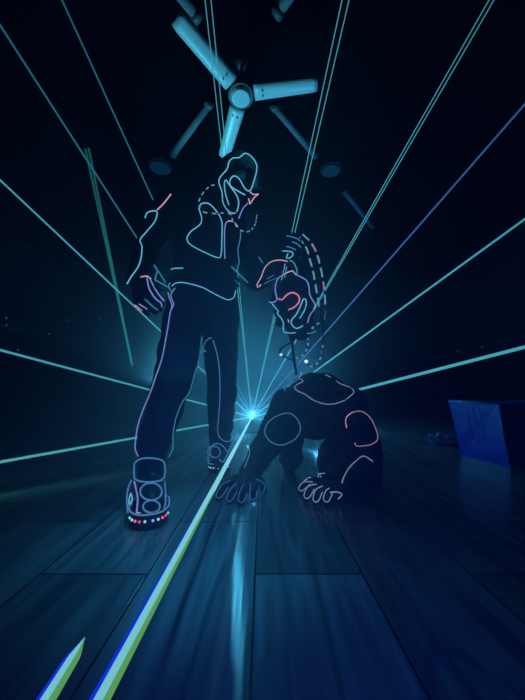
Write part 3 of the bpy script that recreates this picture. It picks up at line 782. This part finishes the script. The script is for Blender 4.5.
def paw(bm, wr, fingers, thumb, base_px):
    for (kx, ky), (mx, my), (tx, ty), r in fingers:
        a = onz(kx, ky, .075); b = onz(mx, my, .060); c = onz(tx, ty, .021)
        cap(bm, wr, a, .038, .026); chain(bm, [(a, r + .004), (b, r), (c, r * .92)])
    (kx, ky), (mx, my), (tx, ty), r = thumb
    chain(bm, [(wr, .034), (onz(kx, ky, .06), r + .004), (onz(mx, my, .045), r), (onz(tx, ty, .020), r * .9)])
FR = (((234, 480), (225, 486), (219, 496.5), .0215), ((240, 483), (234, 490), (229.5, 500), .0220), ((247, 484), (243.5, 492), (241, 501), .0220), ((254, 483), (253.5, 490), (253, 498.5), .0210))
TR = ((257, 478), (262, 482), (264, 490), .0190)
FL = (((316, 482), (307, 483), (301.5, 489.5), .0225), ((320, 484), (311, 488), (307, 497), .0225), ((326, 486), (319, 491), (316, 500.5), .0225), ((333, 488), (329, 492), (326.5, 500.5), .0200))
TL = ((338, 491), (341, 494), (336, 498.5), .0160)
bm = bmesh.new(); cr_torso(bm); cr_arms(bm); cr_legs(bm); paw(bm, wR, FR, TR, 0); paw(bm, wL, FL, TL, 0)
for P_, tp in ((onz(291, 464, .05), (289, 470)), (onz(331, 476, .05), (326, 484))):
    cap(bm, P_, onz(*tp, .04), .045, .036)
fused('body', bm, M['suit'], cr, .0065, 4, key=K2)
bm = bmesh.new(); cr_torso(bm, .016)
chain(bm, [(Q['shR'], .102), (Q['elR'], .088), (Q['elR'].lerp(wR, .74), .066)])
chain(bm, [(Q['shL'], .104), (Q['elL'], .086), (at(368, 478, 1.80), .078), (wL.lerp(at(368, 478, 1.80), .45), .066)])
fused('jacket', bm, M['fur'], cr, .009, 4, .03, .07, K2)
bm = bmesh.new()
chain(bm, [(Q['hipR'], .115), (Q['kR'], .093), (onz(291, 461, .08) + Z_ * .02, .074)])
chain(bm, [(Q['hipL'], .125), (Q['kL'], .110), (at(333, 455, 1.96), .098), (onz(331, 472, .07) + Z_ * .03, .078)])
fused('trousers', bm, M['fur'], cr, .009, 4, .028, .07, K2)
def C(pts, d0, col='pale', r=.0025, **k): return wire(K2, cr, pts, d0, col, r, tol=.3, **k)
C([(302, 369), (299.7, 371.4), (301.5, 374.5), (299, 378), (303, 381), (296.3, 385), (295, 388.6), (299.7, 392), (304.3, 393.6)], 1.9)
C([(304.3, 393.6), (313.4, 400), (325, 404), (336, 403.4), (345.4, 400)], 1.85)
C([(325, 374.4), (330.6, 377)], 1.95); C([(336, 380.6), (341, 384), (350, 387.4), (354, 391.5), (351, 395.4), (346.6, 399)], 1.9)
C([(285, 391), (284, 385), (289.4, 378), (297.4, 376)], 1.88, 'blue')
C([(264.3, 431.4), (268, 422.4), (278.8, 415), (289.6, 413.3), (297, 418.8), (300.5, 428), (297, 437), (289.6, 442.3), (280.6, 445), (271.5, 442.3), (266, 436)], 1.80, 'blue', closed=True)
C([(248, 440.5), (249.5, 453), (247, 461), (244.4, 467.6)], 1.76, 'blue')
C([(346.6, 428), (345.6, 420), (348, 415.5), (353, 412)], 1.82, 'pink')
C([(353, 412), (362, 411.5), (371, 418.8), (377, 433), (377, 440.5), (369, 445), (356.6, 446), (355, 442.5)], 1.82, 'rose')
C([(342, 483), (344, 476.7), (349.3, 467.6), (356.6, 460.4), (363.8, 456), (373, 461.5)], 1.76)
def around(f, k):                               # a loop of wire over one finger, knuckle to tip and back
    (kx, ky), (mx, my), (tx, ty), r = f; w = k
    return [(kx - w, ky), (mx - w, my - 1), (tx - w * .9, ty - 1), (tx, ty + 1.6), (tx + w * .9, ty - .5), (mx + w, my + 1)]
for f in FR: C(around(f, 3.3), 1.6, 'deep', .0021)
C([(256, 479), (261, 481), (265, 486), (263, 493)], 1.65, 'deep', .0021)
for f in FL: C(around(f, 3.4), 1.6, 'pale', .0021)
C([(330, 492.5), (337, 492), (342, 494.5), (338, 499)], 1.6, 'pale', .0026); C([(304, 481), (313, 475.5), (324.8, 473)], 1.64, 'pale', .0026)
# thin cable from the mask head down to the croucher's collar, with a small loop
cb = root('cable', at(295.6, 371, 1.86), 'thin dark cable running from the hanging mask head to the croucher\'s back', 'cable')
bm = bmesh.new(); tube(bm, crom([at(*p) for p in ((291.7, 336, 1.66), (292.6, 345, 1.72), (293.4, 355, 1.80), (295.4, 368, 1.88), (296.4, 374, 1.93))], .01), .0085, 8); fin('cord', bm, M['cord'], cb, True)
bm = bmesh.new(); tube(bm, crom([at(*p) for p in ((293, 341.7, 1.70), (286, 345.5, 1.72), (280.3, 349.5, 1.74), (280.6, 354.6, 1.76), (286, 357, 1.78), (293, 360.5, 1.82))], .008), .0055, 8); fin('loop', bm, M['cord'], cb, True)
bm = bmesh.new(); ell(bm, at(281, 354.6, 1.755), (.009, .009, .009)); fin('clasp', bm, emit('pale_clasp_light', col3('c8ecff'), 1.3), cb, True)

FILLS = [(322, 392, 4.4, 'small added fill lamp on the floor behind the croucher, hidden by the body'), (154, 384, 3.5, 'small added fill lamp on the floor behind the standing performer, hidden by the near leg')]  # invented fixtures, added to carry the broad teal glow in the haze
for px, py, d, lb in FILLS:
    ux = at(px, py, d).x; zz = at(px, py, d).z - .07
    t = root('added_floor_lamp', (ux, d + .1, 0), lb, 'fill light', 'added fill lamps behind the performers')
    bm = bmesh.new(); cyl(bm, (ux, d + .1, .05), (ux, d + .1, zz), .09); fin('housing', bm, M['plastic'], t, bevel=.008)
    bm = bmesh.new(); box(bm, (ux, d + .1, .02), (.2, .2, .04)); fin('base', bm, M['metal'], t, bevel=.006)
    bm = bmesh.new(); cyl(bm, (ux, d + .1, zz), (ux, d + .1, zz + .015), .075); fin('lens', bm, emit('teal_fill_lens', col3('58c4dc'), 1), t)

# ------------------------------------------------------------------ light and haze
def lamp(name, kind, loc, col, watts, size=.05, **k):
    L_ = bpy.data.lights.new(name, kind); L_.color = col; L_.energy = watts
    if kind in ('POINT', 'SPOT'): L_.shadow_soft_size = size
    for a, b in k.items(): setattr(L_, a, b)
    o = bpy.data.objects.new(name, L_); COL.objects.link(o); o.location = loc; return o
def aim(o, tgt): o.rotation_euler = (Vector(tgt) - o.location).to_track_quat('-Z', 'Y').to_euler()
TEAL = (.08, .52, .70)
lamp('laser_glow', 'POINT', SRC + Vector((0, -.06, .03)), TEAL, 38, .02)
for (px, py, d, lb), wt in zip(FILLS, (112, 64)):
    P_ = at(px, py, d); aim(lamp('haze_fill', 'SPOT', P_, TEAL, wt * 1.15, .04, spot_size=math.radians(172), spot_blend=.25), P_ + Vector((0, -.06, 1)))  # added fill above the invented fixtures, spreads the glow through the haze
lamp('floor_patch_fill', 'POINT', at(FILLS[0][0], FILLS[0][1], FILLS[0][2]) + Vector((0, -.02, .02)), TEAL, 42, .04)  # added fill without a fixture, brightens the floor behind the croucher
aim(lamp('blue_haze_fill', 'SPOT', (.1, -1.1, .32), (.004, .06, 1.0), 140, .1, spot_size=math.radians(50), spot_blend=1), (.1, 3, .50))  # added blue fill behind the camera, tints haze and legs navy
P_ = at(FILLS[1][0], FILLS[1][1], FILLS[1][2])
aim(lamp('fan_fill', 'SPOT', P_ + Vector((0, .1, .06)), (.11, .52, .40), 450, .05, spot_size=math.radians(64), spot_blend=.8), HUB)  # added spot without a fixture, aimed up to brighten the fan
aim(lamp('floor_streak_fill', 'SPOT', (-.46, 5.6, 3.2), (.10, .56, .56), 330, .03, spot_size=math.radians(22), spot_blend=1), (-.22, 1.25, 0))  # added lamp without a fixture, makes the sheen and streak on the floor
aim(lamp('floor_pool_fill', 'SPOT', (.62, .70, 3.3), (.05, .52, .74), 430, .10, spot_size=math.radians(23), spot_blend=1), (-.26, 1.26, 0))  # added unseen lamp overhead, makes the pool of light on the floor
w = bpy.data.worlds.new('hazy_air'); S.world = w; w.use_nodes = True
nt = w.node_tree; N = nt.nodes.new; L = nt.links.new
bg = nt.nodes['Background']; bg.inputs['Color'].default_value = (0, 0, 0, 1); bg.inputs['Strength'].default_value = 0
# haze hangs low over the middle of the floor and thins upward and to the sides
g = N('ShaderNodeNewGeometry')
def math_(op, a, b=None):
    m = N('ShaderNodeMath'); m.operation = op
    for i, v in enumerate((a, b)):
        if v is None: continue
        if isinstance(v, (int, float)): m.inputs[i].default_value = v
        else: L(v, m.inputs[i])
    return m.outputs[0]
vm = N('ShaderNodeVectorMath'); vm.operation = 'SUBTRACT'; vm.inputs[1].default_value = (-.28, 2.5, .25); L(g.outputs['Position'], vm.inputs[0])
vk = N('ShaderNodeVectorMath'); vk.operation = 'MULTIPLY'; vk.inputs[1].default_value = (1 / .92, 1 / 2.6, 1 / .95); L(vm.outputs[0], vk.inputs[0])
dt = N('ShaderNodeVectorMath'); dt.operation = 'DOT_PRODUCT'; L(vk.outputs[0], dt.inputs[0]); L(vk.outputs[0], dt.inputs[1])
ex = math_('EXPONENT', math_('MULTIPLY', math_('POWER', dt.outputs['Value'], 1.7), -1.0))
den = math_('ADD', math_('MULTIPLY', ex, .27), .0003)
vs = N('ShaderNodeVolumeScatter'); vs.inputs['Color'].default_value = (.9, .95, 1, 1); L(den, vs.inputs['Density'])
vs.inputs['Anisotropy'].default_value = .4
va = N('ShaderNodeVolumeAbsorption'); va.inputs['Color'].default_value = (.1, .42, .88, 1); va.inputs['Density'].default_value = .16
ad = N('ShaderNodeAddShader'); L(vs.outputs[0], ad.inputs[0]); L(va.outputs[0], ad.inputs[1])
L(ad.outputs[0], nt.nodes['World Output'].inputs['Volume'])
w.cycles.volume_step_size = .25

# ------------------------------------------------------------------ camera and view
cd = bpy.data.cameras.new('camera'); co = bpy.data.objects.new('camera', cd); COL.objects.link(co)
co.location = CAM; co.rotation_euler = (math.pi / 2 + PITCH, 0, 0)
cd.sensor_fit = 'VERTICAL'; cd.sensor_height = 35; cd.lens = 15; cd.clip_start = .01
S.camera = co
S.view_settings.view_transform = 'Standard'; S.view_settings.look = 'None'; S.view_settings.gamma = 1
S.view_settings.use_curve_mapping = False; S.view_settings.exposure = 0
S.cycles.use_denoising = True; S.cycles.max_bounces = 5; S.cycles.volume_bounces = 0; S.cycles.caustics_reflective = False
